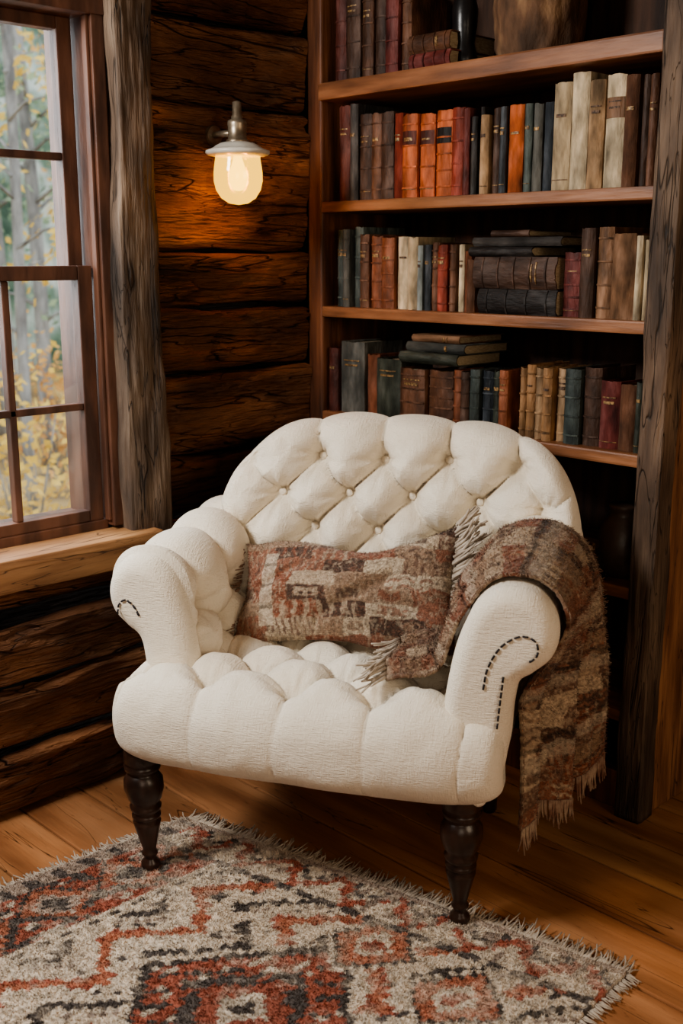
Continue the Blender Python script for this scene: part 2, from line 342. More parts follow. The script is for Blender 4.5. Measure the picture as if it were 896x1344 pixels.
for lab,y,x,lm,r in (('low yellow shrub below the lower window panes',3.6,.95,LEAFY,.4),('rusty orange shrub between the two yellow shrubs outside',5.8,2.45,LEAFO,.4),('yellow leafy shrub further back on the slope',7.4,4.1,LEAFY,.6)):
    rg=random.Random(int(y*7)); z0=-.85+.05*y; t=tag(empty('autumn_shrub',(x,y,z0)),lab,'shrub','shrubs beyond the window')
    bb=bmesh.new(); lb=bmesh.new()
    for k in range(9):
        e=Vector((rg.uniform(-r,r)*.6,rg.uniform(-r,r)*.6,rg.uniform(.3,1.2))); tube(bb,[(0,0,0),e*.55,e],.012,5,.4); leaves(lb,e,(.32,.32,.34),80,rg,.035)
    from_bm('stems',bb,BARK,t,True); from_bm('foliage',lb,lm,t,recalc=False)
# ------------------------------------------------------------------ WALL LAMP
LY=-.115; lc=on_y(312,198,LY); LX,LZ=lc.x,lc.z
lamp=tag(empty('wall_lamp',(LX,LY,LZ)),'glowing glass wall lamp with pale rim, fixed to the log wall','lamp')
bm=bmesh.new(); lathe(bm,[(.006,.122),(.011,.119),(.012,.088),(.015,.084),(.015,.078),(.024,.074),(.025,.066),(.024,.060),(.024,.030),(.029,.026),(.029,.018)][::-1],n=28); from_bm('socket',bm,METAL,lamp,True)
bm=bmesh.new(); lathe(bm,[(.062,-.014),(.078,-.011),(.0835,-.006),(.083,.0),(.074,.003),(.064,.007),(.056,.013),(.044,.019),(.028,.022)],n=44); from_bm('collar',bm,ENAMEL,lamp,True)
bm=bmesh.new(); lathe(bm,[(.058,-.010),(.0585,-.02),(.061,-.035),(.0635,-.055),(.0635,-.075),(.058,-.098),(.045,-.118),(.025,-.131),(.0001,-.135)],n=40); from_bm('glass_globe',bm,lampglass(),lamp,True)
bm=bmesh.new(); lathe(bm,[(.010,-.0),(.012,-.02),(.020,-.045),(.026,-.065),(.022,-.085),(.012,-.098),(.0001,-.10)],n=20); from_bm('bulb',bm,emis('bulb_glow',(1,.66,.18),9),lamp,True)
bm=bmesh.new(); tube(bm,[(0,.018,.045),(0,.06,.046),(0,.12,.045)],.009,12); from_bm('arm',bm,METAL,lamp,True)
bm=bmesh.new(); 
r_=bmesh.ops.create_cone(bm,cap_ends=True,segments=28,radius1=.030,radius2=.024,depth=.02)['verts']; bmesh.ops.rotate(bm,verts=r_,cent=(0,0,0),matrix=Matrix.Rotation(PI/2,3,'X')); bmesh.ops.translate(bm,verts=r_,vec=(0,.102,.045)); from_bm('wall_plate',bm,METAL,lamp,False)
# ------------------------------------------------------------------ BOOKCASE
YR=-1.195; YI=-1.135; ZS=[.25,.563,.884,1.19,1.484,1.794,2.12]
bc=tag(empty('bookcase',(.15,-.58,0)),'tall dark wooden bookcase with board shelves in the cabin corner','bookcase')
def bpart(name,boxes,m,bev=.003):
    bm=bmesh.new()
    for b_ in boxes: bx(bm,*[v-o_ for v,o_ in zip(b_,(.15,.15,-.58,-.58,0,0))],bev)
    return from_bm(name,bm,m,bc)
bpart('side_panel',[(0.0,.315,-.062,-.004,0,2.59)],CASEW,.006)
bpart('side_panel',[(.03,.165,YR+.005,YI-.005,0,2.59)],SIDEW,.004)
bpart('side_panel',[(.168,.33,YR+.003,YI-.005,0,2.59)],SIDEW,.004)
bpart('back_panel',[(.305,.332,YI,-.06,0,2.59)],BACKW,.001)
pst=rough_beam('post',-.175,-.105,YR-.006+.58,YI+.58,0,2.59,DARKPOST,bc,amp=.005,seed=8)
for i,z in enumerate(ZS):
    th=.046 if i==5 else .03
    bpart('shelf',[(-.012 if i==5 else .0,.305,YI,-.06,z-th/2,z+th/2)],SHELFW,.005)
bpart('plinth',[(.01,.04,YI,-.06,0,.1)],CASEW,.003)
# ------------------------------------------------------------------ BOOKS
MC={}
def bmat(c,leather=True):
    k=(c,leather)
    if k not in MC:
        d=tuple(v*.30 for v in c); u=tuple(min(1,v*1.6+.05) for v in c)
        MC[k]=mat('leather' if leather else 'book_cloth',d,u,c3=c,rough=.6 if leather else .9,scale=34,stretch=(1,1,.35),bump=.8,bscale=120,rnd=True,lo=.25,hi=.75,detail=12,spec=.35,blotch=(14,(1,1,.6),.55))
    return MC[k]
PAL=dict(darkred=(.10,.026,.018),charcoal=(.045,.042,.04),brown=(.13,.06,.033),dbrown=(.065,.034,.022),red=(.25,.045,.025),orange=(.43,.11,.035),
 tan=(.34,.225,.13),navy=(.038,.048,.06),teal=(.06,.08,.075),slate=(.085,.088,.08),beige=(.41,.33,.22),cream=(.56,.47,.33),rust=(.23,.08,.038),wine=(.14,.032,.027),
 green=(.045,.053,.04),black=(.018,.015,.014),paleblue=(.26,.30,.30),midbrown=(.21,.115,.063),camel=(.32,.18,.085))
rb=random.Random(11)
def make_book(t,h,d,c,bands=0,label=None,leather=True,title=True):
    """spine toward -x, centred in y, standing on z=0"""
    e=empty('book'); m=bmat(PAL[c],leather); cv=.0025 if t>.012 else .0018; bul=min(.35*t,.009); n=10
    out=[];inn=[]
    out.append((d,-t/2)); 
    for k in range(n+1):
        a=-1+2*k/n; out.append((-bul*(1-a*a)+.0,a*t/2))
    out.append((d,t/2))
    inn.append((d,-t/2+cv))
    for k in range(n+1):
        a=-1+2*k/n; inn.append((-bul*(1-a*a)+cv+.001,a*(t/2-cv)))
    inn.append((d,t/2-cv))
    loop=out+inn[::-1]; bm=bmesh.new(); s1,s2,s3=rb.uniform(0,9),rb.uniform(0,9),rb.uniform(0,9)
    wear=lambda x,y:-.006*max(0,mn.noise(Vector((x*60+s1,y*90,s2))))
    L_=len(loop); nz=8; rings=[]
    for q in range(nz+1):
        z=h*q/nz; w_=.0018
        rings.append([bm.verts.new((x+(w_*mn.noise(Vector((y*40,z*20,s3))) if x<.01 else 0),y,z+(wear(x,y) if q==nz else (-wear(x,y)*.3 if q==0 else 0)))) for x,y in loop])
    lo,hi=rings[0],rings[-1]
    for A_,B_ in zip(rings,rings[1:]):
        for k in range(L_): bm.faces.new((A_[k],A_[(k+1)%L_],B_[(k+1)%L_],B_[k]))
    no=len(out)
    for k in range(no-1):
        bm.faces.new((lo[k],lo[k+1],lo[L_-2-k],lo[L_-1-k])); bm.faces.new((hi[k],hi[k+1],hi[L_-2-k],hi[L_-1-k]))
    from_bm('cover',bm,m,e,False)
    bm=bmesh.new(); bx(bm,.003,d-.005,-t/2+cv,t/2-cv,.003,h-.008); from_bm('page_block',bm,PAGES,e)
    def strip(name,z0,z1,off,w,mt):
        bm=bmesh.new(); prev=None
        for k in range(n+1):
            a=(-1+2*k/n)*w; x=-bul*(1-a*a)-off; cur=(bm.verts.new((x,a*t/2,z0)),bm.verts.new((x,a*t/2,z1)),bm.verts.new((x+off+.001,a*t/2,z0)),bm.verts.new((x+off+.001,a*t/2,z1)))
            if prev:
                bm.faces.new((prev[0],cur[0],cur[1],prev[1])); bm.faces.new((prev[1],cur[1],cur[3],prev[3])); bm.faces.new((prev[0],prev[2],cur[2],cur[0]))
            prev=cur
        from_bm(name,bm,mt,e,False)
    if bands:
        for k in range(bands):
            z=h*(.12+.76*k/(bands-1)); strip('spine_band',z-.002,z+.002,.0026,.97,m)
    if title and t>.011 and rb.random()<.7:
        g=INK if c in('cream','beige','tan','paleblue','camel') else GOLD; z=h*rb.uniform(.66,.72)
        strip('title',z,z+rb.uniform(.004,.009),.0018,.55,g)
        if rb.random()<.6: strip('title',z+.014,z+.017,.0018,.68,g)
        if rb.random()<.5: strip('gilt_line',h*.10,h*.10+.0015,.0018,.9,g)
    if label: strip('title_label',h*.62,h*.80,.0013,.93,bmat(PAL[label],True))
    return e
ORD=['first','second','third','fourth','fifth','sixth','seventh','eighth','ninth','tenth','eleventh','twelfth','thirteenth','fourteenth','fifteenth','sixteenth','seventeenth','eighteenth','nineteenth','twentieth','twenty-first','twenty-second','twenty-third','twenty-fourth','twenty-fifth','twenty-sixth','twenty-seventh','twenty-eighth']
CN=dict(darkred='dark red',charcoal='charcoal',brown='brown',dbrown='dark brown',red='red',orange='bright orange-red',tan='tan',navy='navy',teal='dark teal',slate='slate grey',beige='beige',cream='cream',rust='rust brown',wine='wine red',green='dark green',black='black',paleblue='pale blue',midbrown='mid brown',camel='camel brown')
SP=.022
def row(shelf,zi,base_l,base_r,items,where,group):
    z=ZS[zi]+(.023 if zi==5 else .015)
    for k,it in enumerate(items):
        a,b_,top,c=it[:4]; kw=it[4] if len(it)>4 else {}
        f=lambda px: base_l+(base_r-base_l)*(px-424)/429
        ya=on_x(a,f(a),SP).y; yb=on_x(b_,f(b_),SP).y
        pm=(a+b_)/2; zt=on_x(pm-4,top,SP).z; h=max(.08,zt-z)+rb.uniform(-.005,.004)
        t=abs(ya-yb)-.0014; kw=dict(kw); desc=kw.pop('desc',None)
        e=make_book(t,h,min(.20,h*.68+.02),c,**kw); e.location=(SP+rb.uniform(-.002,.022),(ya+yb)/2,z)
        sz='tall ' if h>.235 else ('thin ' if t<.022 else ('thick ' if t>.048 else ''))
        tag(e,f"{sz}{desc or CN[c]} {'leather' if kw.get('leather',True) else 'cloth'} book, {ORD[k]} upright from the left on the {where}",'book',group)
B4=dict(bands=4); C_=dict(leather=False)
row('a',4,258,240,[(440,455,138,'darkred',dict(desc='worn dark red')),(455.5,466,134,'charcoal'),(466.5,482,148,'dbrown',B4),(482.5,497,148,'brown',B4),(497.5,514,146,'dbrown',B4),
 (515,526,150,'red',C_),(526.5,546,148,'orange',dict(bands=4,label='darkred',desc='orange-red dark-labelled')),(546.5,566,147,'orange',dict(bands=4,label='darkred',desc='orange-red')),(566.5,587,142,'orange',dict(bands=5,label='black',desc='orange-red black-labelled')),(587.5,604,140,'red',dict(bands=4)),
 (604.5,613,140,'wine'),(613.5,622,152,'charcoal'),(622.5,628,140,'black'),(628.5,640,150,'tan',C_),(640.5,652,139,'dbrown'),(652.5,661,138,'navy'),(661.5,681,137,'orange',dict(leather=False,desc='plain orange')),
 (681.5,692,137,'teal'),(692.5,705,135,'slate',C_),(705.5,718,135,'navy',C_),(719,742,108,'beige',C_),(742.5,765,98,'cream',dict(leather=False,desc='pale cream')),(765.5,786,105,'tan',C_),(786.5,812,98,'cream',dict(leather=False,label='midbrown',desc='cream brown-labelled')),(812.5,831,98,'brown',C_),(831.5,843,98,'dbrown'),(843.5,855,98,'brown')],'second shelf down','books on the second shelf down')
row('b',3,402,428,[(440,450,300,'teal',B4),(450.5,459,300,'slate',B4),(459.5,470,298,'teal',dict(bands=4,desc='worn teal')),(470.5,482,308,'brown',B4),(482.5,497,310,'rust',B4),(497.5,514,310,'rust',dict(bands=5,desc='scuffed rust')),
 (515,532,311,'cream',C_),(532.5,546,311,'beige',C_),(546.5,553,320,'paleblue',C_),(553.5,562,320,'navy'),(562.5,572,320,'brown',B4),(572.5,585,320,'red',B4),(585.5,594,320,'brown',B4),(594.5,602,320,'cream',C_),(602.5,611,328,'rust',C_),(611.5,622,340,'brown',C_),
 (733,757,332,'wine',dict(bands=5,desc='gilt-banded wine')),(757.5,776,297,'dbrown'),(776.5,797,296,'midbrown',dict(bands=4)),(797.5,828,308,'midbrown',dict(leather=False,desc='wide light brown')),(829,838,308,'cream',C_),(838.5,848,313,'beige',C_)],'third shelf down','books on the third shelf down')
row('c',2,566,604,[(432,444,457,'darkred'),(445,475,448,'slate',C_),(475.5,491,465,'rust',C_),(491.5,523,472,'green',C_),(524,556,483,'brown',B4),(556.5,588,486,'brown',dict(bands=5,desc='gilt-banded brown')),(588.5,600,486,'rust',B4),(600.5,612,486,'dbrown',B4),(612.5,625,486,'teal',B4),(625.5,640,487,'navy',B4),(640.5,652,487,'green',B4),(652.5,664,487,'rust',B4),
 (676,685,480,'camel',B4),(685.5,697,480,'camel',B4),(697.5,709,480,'tan',B4),(709.5,722,482,'camel',B4),(722.5,736,482,'tan',B4),(736.5,757,481,'teal',B4),(757.5,780,482,'dbrown',B4),(780.5,806,500,'wine',C_),(806.5,828,503,'brown',C_),(828.5,838,503,'green')],'fourth shelf down','books on the fourth shelf down')
row('d',5,100,45,[(440,454,-18,'darkred',B4),(454.5,473,-30,'dbrown',B4),(473.5,488,-12,'brown',B4),(488.5,503,-25,'dbrown',B4),(503.5,520,-20,'wine',B4),(520.5,533,-10,'brown',B4)],'top visible shelf','books on the top visible shelf')
def lying(px0,px1,py_bot,z,th,c,label,depth=.19,**kw):
    ya=on_x(px0,py_bot,SP).y; yb=on_x(px1,py_bot,SP).y; h=abs(ya-yb)
    e=make_book(th,h,depth,c,**kw); e.location=(SP+rb.uniform(0,.02),ya,z+th/2)
    e.rotation_euler=(PI/2,0,rb.uniform(-.02,.02))
    tag(e,label,'book','books lying in stacks on the shelves')
z3=ZS[3]+.015; z4=ZS[2]+.015; z1=ZS[5]+.023
lying(628,732,410,z3,.062,'black','thick black book lying at the bottom of the third-shelf stack',bands=4)
lying(622,731,385,z3+.063,.078,'dbrown','thick dark brown banded book lying on the black one',bands=5)
lying(616,700,340,z3+.142,.024,'black','thin black book lying on the thick brown book',title=False)
lying(618,733,340,z3+.167,.022,'charcoal','charcoal book lying above the thin black one',leather=False)
lying(640,690,320,z3+.190,.016,'dbrown','small dark brown book topping the third-shelf stack',title=False)
zt_=max(on_x(560,480,SP).z, z4+.15)+.004
lying(524,600,482,zt_,.030,'green','dark green book lying lowest across the upright fourth-shelf books',bands=0)
lying(530,606,466,zt_+.031,.026,'slate','slate book lying in the middle above the fourth-shelf books',leather=False)
lying(536,598,452,zt_+.058,.020,'midbrown','brown book lying topmost above the fourth-shelf books')
lying(538,592,95,z1,.040,'wine','wine red book lying lower in the top-shelf pair',bands=4)
lying(536,590,70,z1+.041,.045,'brown','brown book lying on the wine red one, top shelf',bands=4)
z5=ZS[1]+.015
lying(740,790,760,z5,.05,'black','black book lying lowest on the dim shelf right of chair',bands=4)
lying(745,785,740,z5+.051,.04,'dbrown','dark brown book lying on the black one, dim fifth shelf')
p=on_x(612,88,.10)
bm=bmesh.new(); lathe(bm,[(.030,0),(.036,.006),(.034,.03),(.026,.06),(.032,.10),(.034,.14),(.024,.18),(.014,.20),(.013,.24),(.018,.245),(.018,.26)],n=28)
bt=from_bm('vase',bm,mat('black_glaze',(.008,.008,.009),(.02,.018,.017),rough=.3,bump=.1),None,True); bt.location=(.09,p.y,z1); tag(bt,'slender black vase between lying books and wooden pot','vase')
p=on_x(705,80,.13)
pot=tag(empty('wooden_pot',(.135,p.y,z1)),'round rough brown wooden pot on the top visible shelf','pot')
POTM=mat('rough_pot_wood',(.055,.03,.017),(.32,.19,.10),rough=.85,scale=7,stretch=(2,2,1),bump=1,bscale=18,bdist=.01,c3=(.15,.08,.044))
nz,na=40,64; P=np.zeros((nz,na,3)); rads=[(0,.096),(.1,.104),(.5,.112),(.85,.108),(1,.102)]
for i in range(nz):
    t=i/(nz-1); r=np.interp(t,[a for a,_ in rads],[b_ for _,b_ in rads])
    for k in range(na):
        a=2*PI*k/na; rr_=r+.006*fbm((math.cos(a)*3,math.sin(a)*3,t*2),3); P[i,k]=(rr_*math.cos(a),rr_*math.sin(a),t*.25)
grid_mesh('body',P,POTM,pot,closev=True,caps=(0,))
bm=bmesh.new(); lathe(bm,[(.085,.2),(.088,.252),(.103,.256),(.108,.245),(.107,.232)],n=48); from_bm('rim',bm,POTM,pot,True)
p=on_x(808,765,.075)
bm=bmesh.new(); lathe(bm,[(.035,0),(.055,.02),(.062,.07),(.055,.12),(.035,.15),(.030,.165),(.036,.172),(.036,.18)],n=32)
j=from_bm('jar',bm,mat('dark_stoneware',(.045,.03,.022),(.12,.08,.058),rough=.4,bump=.2),None,True); j.location=(.085,p.y-.005,z5); tag(j,'round dark stoneware jar on the dim shelf beside the post','jar')
# ------------------------------------------------------------------ ARMCHAIR
CO=(-.823,-.857,0); CR=math.radians(-61.2)
chair=tag(empty('armchair',CO,CR),'cream tufted linen armchair with rolled arms and dark turned legs','armchair')
def tuft(u,v,u0,du,v0,dv,chan,pw=.30,cp=.30,dr=.030,br=.010):
    """chan=+1: straight pleats for v>v0 ; -1: for v<v0"""
    a=(u-u0)/du; b=(v-v0)/(2*dv); p=a+b; q=a-b
    h=(np.abs(np.sin(PI*p))*np.abs(np.sin(PI*q)))**pw
    w=np.clip(chan*(v-v0)/.05,0,1)
    hc=np.abs(np.sin(PI*a))**(2*pw*(1-w)+cp*w)
    h=np.where(chan*(v-v0)>0,hc,h)
    P_=np.round(p);Q_=np.round(q); dx=((p-P_)+(q-Q_))/2*du; dy=((p-P_)-(q-Q_))*dv
    rr2=np.sqrt(dx**2+dy**2); ang=np.arctan2(dy,dx); out=np.where(chan*(v-v0)>.0,np.exp(-(np.abs(v-v0)/.035)**2),1)
    near=(1-sstep(br*.9,br*3.4,rr2))*out; h=h*(1-near)
    dip=np.exp(-(np.maximum(rr2-br,0)/dr)**1.5)*out
    rad=(np.sin(7*ang+P_*1.7+Q_*2.9)*.6+.4*np.sin(11*ang+P_*3.1))*np.exp(-(rr2/.055)**2)*(1-np.exp(-(rr2/.016)**2))
    return h,dip+.24*rad*out
# --- back
BXC,BW,BZ0=.078,.450,.36; U0,DU,V0,DV=.028,.168,.862,.088
def ztop(s):
    s=np.asarray(s,float); ex=np.where(s>0,4.8,3.6)
    zt=.70+.262*np.sqrt(np.clip(1-np.abs(s)**ex,0,1)); x=BXC+BW*s
    return zt+.014*(np.abs(np.sin(PI*(x-U0)/DU))**.6-.7)*np.clip(1-np.abs(s)**6,0,1)+.012*(vn(x,x*0,5,9)-.5)-.012*sstep(.1,.8,s)
def yc(x,z,s): return .50+.24*(z-.4)-.10*np.abs(s)**2.4-.030*sstep(.60,.86,s)*sstep(.60,.72,z)
def irr(x,z,s=0): return vn(x,z,7,s)-.5
def warp(x,z): return x+.022*irr(x,z,3), z+.017*irr(x,z,8)
def backfront(s,t):
    x=BXC+BW*s; zt=ztop(s); z=BZ0+t*(zt-BZ0)
    e=np.sqrt(np.clip(1-np.abs(s)**5.5,0,1))*np.sqrt(np.clip(1-t**6.5,0,1))
    xw,zw=warp(x,z)
    h,dip=tuft(xw,zw,U0,DU,V0,DV,1,.42,.40,dr=.036,br=.009)
    fade=sstep(0,.5,e); cell=.75+.5*vn(xw,zw,6,12)
    side=1-.6*sstep(.72,.88,np.abs(s)); h=h*side+(1-side)*.8; dip=dip*side
    fine=.010*(vn(x,z,14,6)-.5)*h+.004*(vn(x,z,34,16)-.5)
    y=yc(x,z,s)-.068*e-(.058*h*cell-.028*dip-.018)*fade+fine
    return x,y,z,e
ns,ntt=290,200
S=np.sin(np.linspace(-PI/2,PI/2,ns))[:,None]*np.ones((1,ntt)); T=np.sin(np.linspace(0,PI/2,ntt))[None,:]*np.ones((ns,1))
x,y,z,e=backfront(S,T)
Pf=np.stack([x,y,z],2)
yb=yc(x,z,S)+.055*e
Pb=np.stack([x,yb,z],2)
P=np.concatenate([Pf,Pb[:,::-1][:,1:]],axis=1)
grid_mesh('backrest',P,LINEN,chair)
def button(p,n,parent,r=.0098):
    bm=bmesh.new(); bmesh.ops.create_uvsphere(bm,u_segments=18,v_segments=10,radius=r)
    bmesh.ops.scale(bm,vec=(1,1,.45),verts=bm.verts); q=Vector((0,0,1)).rotation_difference(Vector(n)); 
    bmesh.ops.rotate(bm,verts=bm.verts,cent=(0,0,0),matrix=q.to_matrix()); bmesh.ops.translate(bm,verts=bm.verts,vec=Vector(p)); from_bm('button',bm,LINEN,parent,True)
for bxx,bz in [(-.14,.862),(.028,.862),(.196,.862),(-.224,.774),(-.056,.774),(.112,.774),(.28,.774),(-.14,.686),(.028,.686),(.196,.686),(.364,.686)]:
    xx_,zz_=bxx,bz
    for _ in range(12):
        wx,wz=warp(np.array(xx_),np.array(zz_)); xx_+=bxx-float(wx); zz_+=bz-float(wz)
    s=(xx_-BXC)/BW; t=(zz_-BZ0)/(float(ztop(np.array(s)))-BZ0); q=backfront(np.array(s),np.array(t)); button((xx_,float(q[1])-.0025,zz_),(0,-1,.25),chair)
# --- seat
prof=[(-.005,.288),(-.045,.288),(-.080,.318),(-.094,.37),(-.088,.42),(-.060,.460),(-.01,.482),(.08,.487),(.25,.475),(.50,.455),(.52,.40),(.50,.30),(.25,.288),(.03,.287)]
R,A=catmull(prof,260)
d=np.gradient(R,axis=0); d/=np.linalg.norm(d,axis=1)[:,None]; Nn=np.stack([-d[:,1],d[:,0]],1)
iv=int(np.argmin(np.abs(R[:,0]+.0)+10*(R[:,1]<.45))); VS=A[iv]
SU0,SDU,SDV=-.017,.185,.085
iend=int(np.argmax(R[:,0])); 
S=np.sin(np.linspace(-PI/2,PI/2,280))[:,None]; 
Yp=R[:,0][None,:]; Zp=R[:,1][None,:]; AA=A[None,:]*np.ones_like(S)
Wd=.420-.070*sstep(.0,.14,Yp)
X=S*Wd+.014*(1-sstep(0,.14,Yp))
def seath(X,AA):
    Xw=X+.024*(vn(X,AA,8,21)-.5); Aw=AA+.014*(vn(X,AA,9,23)-.5)*sstep(VS-.02,VS+.03,AA)
    h,dip=tuft(Xw,Aw,SU0,SDU,VS,SDV,-1,.40,.22,dr=.034,br=.008)
    amp=(.009+.026*sstep(.14,VS,AA))*(.8+.4*vn(X,AA,6,25))
    return amp*(h-.75)-.022*dip+.010+.008*(vn(X,AA,13,4)-.5)+.003*(vn(X,AA,32,14)-.5), h
q,h=seath(X,AA)
mask=(AA<A[iend]-.03)*sstep(.02,.13,AA)
e=np.sqrt(np.clip(1-np.abs(S)**9,0,1))
disp=q*mask*sstep(0,.7,e)-.045*(1-e)
Yy=Yp+Nn[:,0][None,:]*disp+.02*np.abs(S)**3; Zz=Zp+Nn[:,1][None,:]*disp
P=np.stack([X,Yy,Zz],2); grid_mesh('seat',P,LINEN,chair,closev=True,caps=(0,P.shape[0]-1),flip=True)
def seatpt(xx,v):
    k=int(np.argmin(np.abs(A-v))); q,_=seath(np.array(xx),np.array(A[k])); q=float(q)
    return (xx,R[k,0]+Nn[k,0]*q,R[k,1]+Nn[k,1]*q+.003)
for j,xs in enumerate([(-.202,-.017,.168),(-.11,.076,.26),(-.202,-.017,.168)]):
    for xx in xs:
        v=VS+j*SDV; x_=xx
        for _ in range(8): x_+=xx-(x_+.024*(float(vn(np.array(x_),np.array(v),8,21))-.5))
        button(seatpt(x_,v),(0,-.2,1),chair)
# --- arms
SEC=[(-.13,-.30),(-.128,-.2),(-.118,-.11),(-.100,-.03),(-.075,.04),(-.04,.078),(0,.09),(.045,.080),(.078,.045),(.09,0),(.078,-.045),(.045,-.078),(.020,-.098),(.010,-.14),(.004,-.22),(-.008,-.30),(-.040,-.368)]
def arm(side,xc,zc,yf,tf,tuftfront,du=.15,rd=.035):
    R,A=catmull(SEC,190); d=np.gradient(R,axis=0); d/=np.linalg.norm(d,axis=1)[:,None]; Nn=np.stack([-d[:,1],d[:,0]],1)
    ys=np.linspace(.56,yf+rd,190); ph=np.linspace(0,PI/2,16)[1:]
    rows=[]; VR=.275
    def hgt(y,Aa):
        yw=y+.024*(vn(y,Aa,9,31+side)-.5); Aw=Aa+.016*(vn(y,Aa,8,37)-.5)
        h,dip=tuft(yw,Aw,tf,du,VR,.085,1,.42,.38,dr=.034,br=.008)
        return .042*(h-.70)*(.75+.5*vn(y,Aa,7,3))-.026*dip+.004
    for y in ys:
        k=(y-yf)/.5; q=hgt(np.full(A.shape,y),A)
        m=sstep(yf+tuftfront,yf+tuftfront+.07,y)*(1-sstep(.50,.62,A))*sstep(0,.03,A)
        disp=q*m+.007*(vn(np.full(A.shape,y),A,11,8)-.5)
        zr=.022*sstep(.15,.5,np.array(y)); out=-.012*sstep(0,.5,np.array(k))
        rows.append(np.stack([xc+side*(R[:,0]+Nn[:,0]*disp+out),np.full(A.shape,y),zc+zr*sstep(-.3,0,R[:,1])+R[:,1]+Nn[:,1]*disp],1))
    for p_ in ph:
        ins=.85*rd*(1-math.cos(p_)); y=yf+rd-rd*math.sin(p_)
        rows.append(np.stack([xc+side*(R[:,0]-Nn[:,0]*ins),np.full(A.shape,y),zc+R[:,1]-Nn[:,1]*ins],1))
    P=np.array(rows); o=grid_mesh('armrest',P,LINEN,chair,closev=True,caps=(P.shape[0]-1,),flip=(side<0))
    for j,v in ((0,VR),(1,VR-.085)):
        for n_ in range(0,4):
            y=tf+du*(n_+(.5 if j else 0))
            if y<.46:
                k=int(np.argmin(np.abs(A-v))); i=int(np.argmin(np.abs(ys-y))); pt=rows[i][k]; nn=(side*Nn[k,0],0,Nn[k,1])
                button((pt[0]+nn[0]*.002,y,pt[2]+nn[2]*.002),nn,chair)
    return o
aL=arm(-1,-.372,.628,.040,.155,.0,rd=.052)
aR=arm(1,.437,.650,-.038,.20,.16,rd=.042)
def stitches(pts,parent,ln=.011,gap=.005,r=.0022):
    R_,A_=catmull(pts,400); s=0
    while s+ln<A_[-1]:
        bm=bmesh.new(); q=[[float(np.interp(s+ln*f,A_,R_[:,k])) for k in range(3)] for f in (0,.5,1)]; q[1][1]-=.0012; tube(bm,q,r,6); s+=ln+gap
        from_bm('stitch',bm,THREAD,parent,True)
yR=-.0390
stitches([(.392,yR,.54),(.400,yR,.585),(.424,yR,.630),(.460,yR,.654),(.488,yR,.646),(.491,yR,.618),(.468,yR,.598)],aR)
stitches([(.430,yR,.57),(.424,yR,.50),(.420,yR,.45)],aR)
yL=.0385
stitches([(-.425,yL,.588),(-.421,yL,.610),(-.405,yL,.622),(-.386,yL,.610),(-.373,yL,.588)],aL)
LP=[(.014,0.0),(.019,.003),(.022,.010),(.020,.019),(.014,.026),(.013,.032),(.018,.038),(.018,.043),(.014,.048),(.017,.060),(.023,.085),(.029,.110),(.031,.120),(.025,.126),(.032,.131),(.032,.137),(.026,.142),(.034,.150),(.035,.158),(.029,.164),(.037,.176),(.044,.200),(.043,.222),(.034,.236),(.030,.241),(.040,.248),(.040,.256),(.034,.261),(.041,.268),(.038,.285),(.037,.31)]
for lx,ly,lz,ln in ((-.35,0.0,.009,(-.03,-.03)),(.352,0,.009,(.0,-.03))):
    bm=bmesh.new(); lathe(bm,LP,(lx,ly,lz),30,ln); from_bm('leg',bm,LEGM,chair,True)
for lx in (-.29,.33):
    bm=bmesh.new(); lathe(bm,[(.015,0),(.018,.01),(.022,.1),(.028,.22),(.03,.31)],(lx,.50,0),20,(0,-.12)); from_bm('leg',bm,LEGM,chair,True)
MW=Matrix.Translation(CO)@Matrix.Rotation(CR,4,'Z')
# ------------------------------------------------------------------ woven colours
KP=np.array([(.54,.44,.325),(.32,.22,.15),(.235,.085,.05),(.085,.052,.04),(.17,.098,.07),(.44,.345,.25),(.27,.125,.08)])
def woven1(a,b,cw,ch,seed):
    a=a+.012*(vn(a,b,42,seed)-.5)+.005*(vn(a,b,180,seed+2)-.5); b=b+.010*(vn(a,b,42,seed+3)-.5)+.003*(vn(a,b,200,seed+4)-.5)
    j=np.floor(b/ch); off=hsh(j,j*0,seed+1)*cw; wd=cw*(.6+.8*hsh(j,j*0,seed+2)); i=np.floor((a+off)/wd)
    k1=(hsh(i,j,seed)*7).astype(int).clip(0,6); k2=(hsh(i,j,seed+6)*7).astype(int).clip(0,6); kind=hsh(i,j,seed+4)
    fx=np.mod((a+off)/wd,1); fy=np.mod(b/ch,1)
    rag=vn(a*.6,b*.6,160,seed+30)
    zz=np.abs(np.mod(fy*2+np.abs(np.mod(fx*3,1)-.5),1)-.5)<.2
    blk=(np.abs(fx-.5)<.28)&(np.abs(fy-.5)<.30)
    bars=np.mod(fx*4,1)<.4
    m=np.where(kind<.3,blk,np.where(kind<.5,zz,np.where(kind<.72,bars,False)))&(rag>.28)
    c=np.where(m[...,None],KP[k2]*.8+KP[k1]*.2,KP[k1])
    fleck=vn(a*.5,b,420,seed+9); fl2=vn(a,b*.4,260,seed+13)
    c=np.where((fleck>.66)[...,None],c*.55+KP[(k1+3)%7]*.45,c); c=np.where((fl2>.74)[...,None],c*.55+KP[0]*.4,c)
    return c
def woven(a,b,cw=.05,ch=.032,seed=0):
    c=0; rg=np.random.RandomState(1)
    for k in range(3):
        ja,jb=rg.uniform(-.0011,.0011,2); c=c+woven1(a+ja,b+jb,cw,ch,seed)/3
    sp=vn(a,b,330,seed+9)[...,None]; yr=np.abs(np.sin(b*PI/.0036))[...,None]; big=vn(a,b,12,seed+20)[...,None]
    c=c*.92+np.array((.25,.17,.12))*.08
    return c*(.60+.42*sp+.18*yr+.12*big)
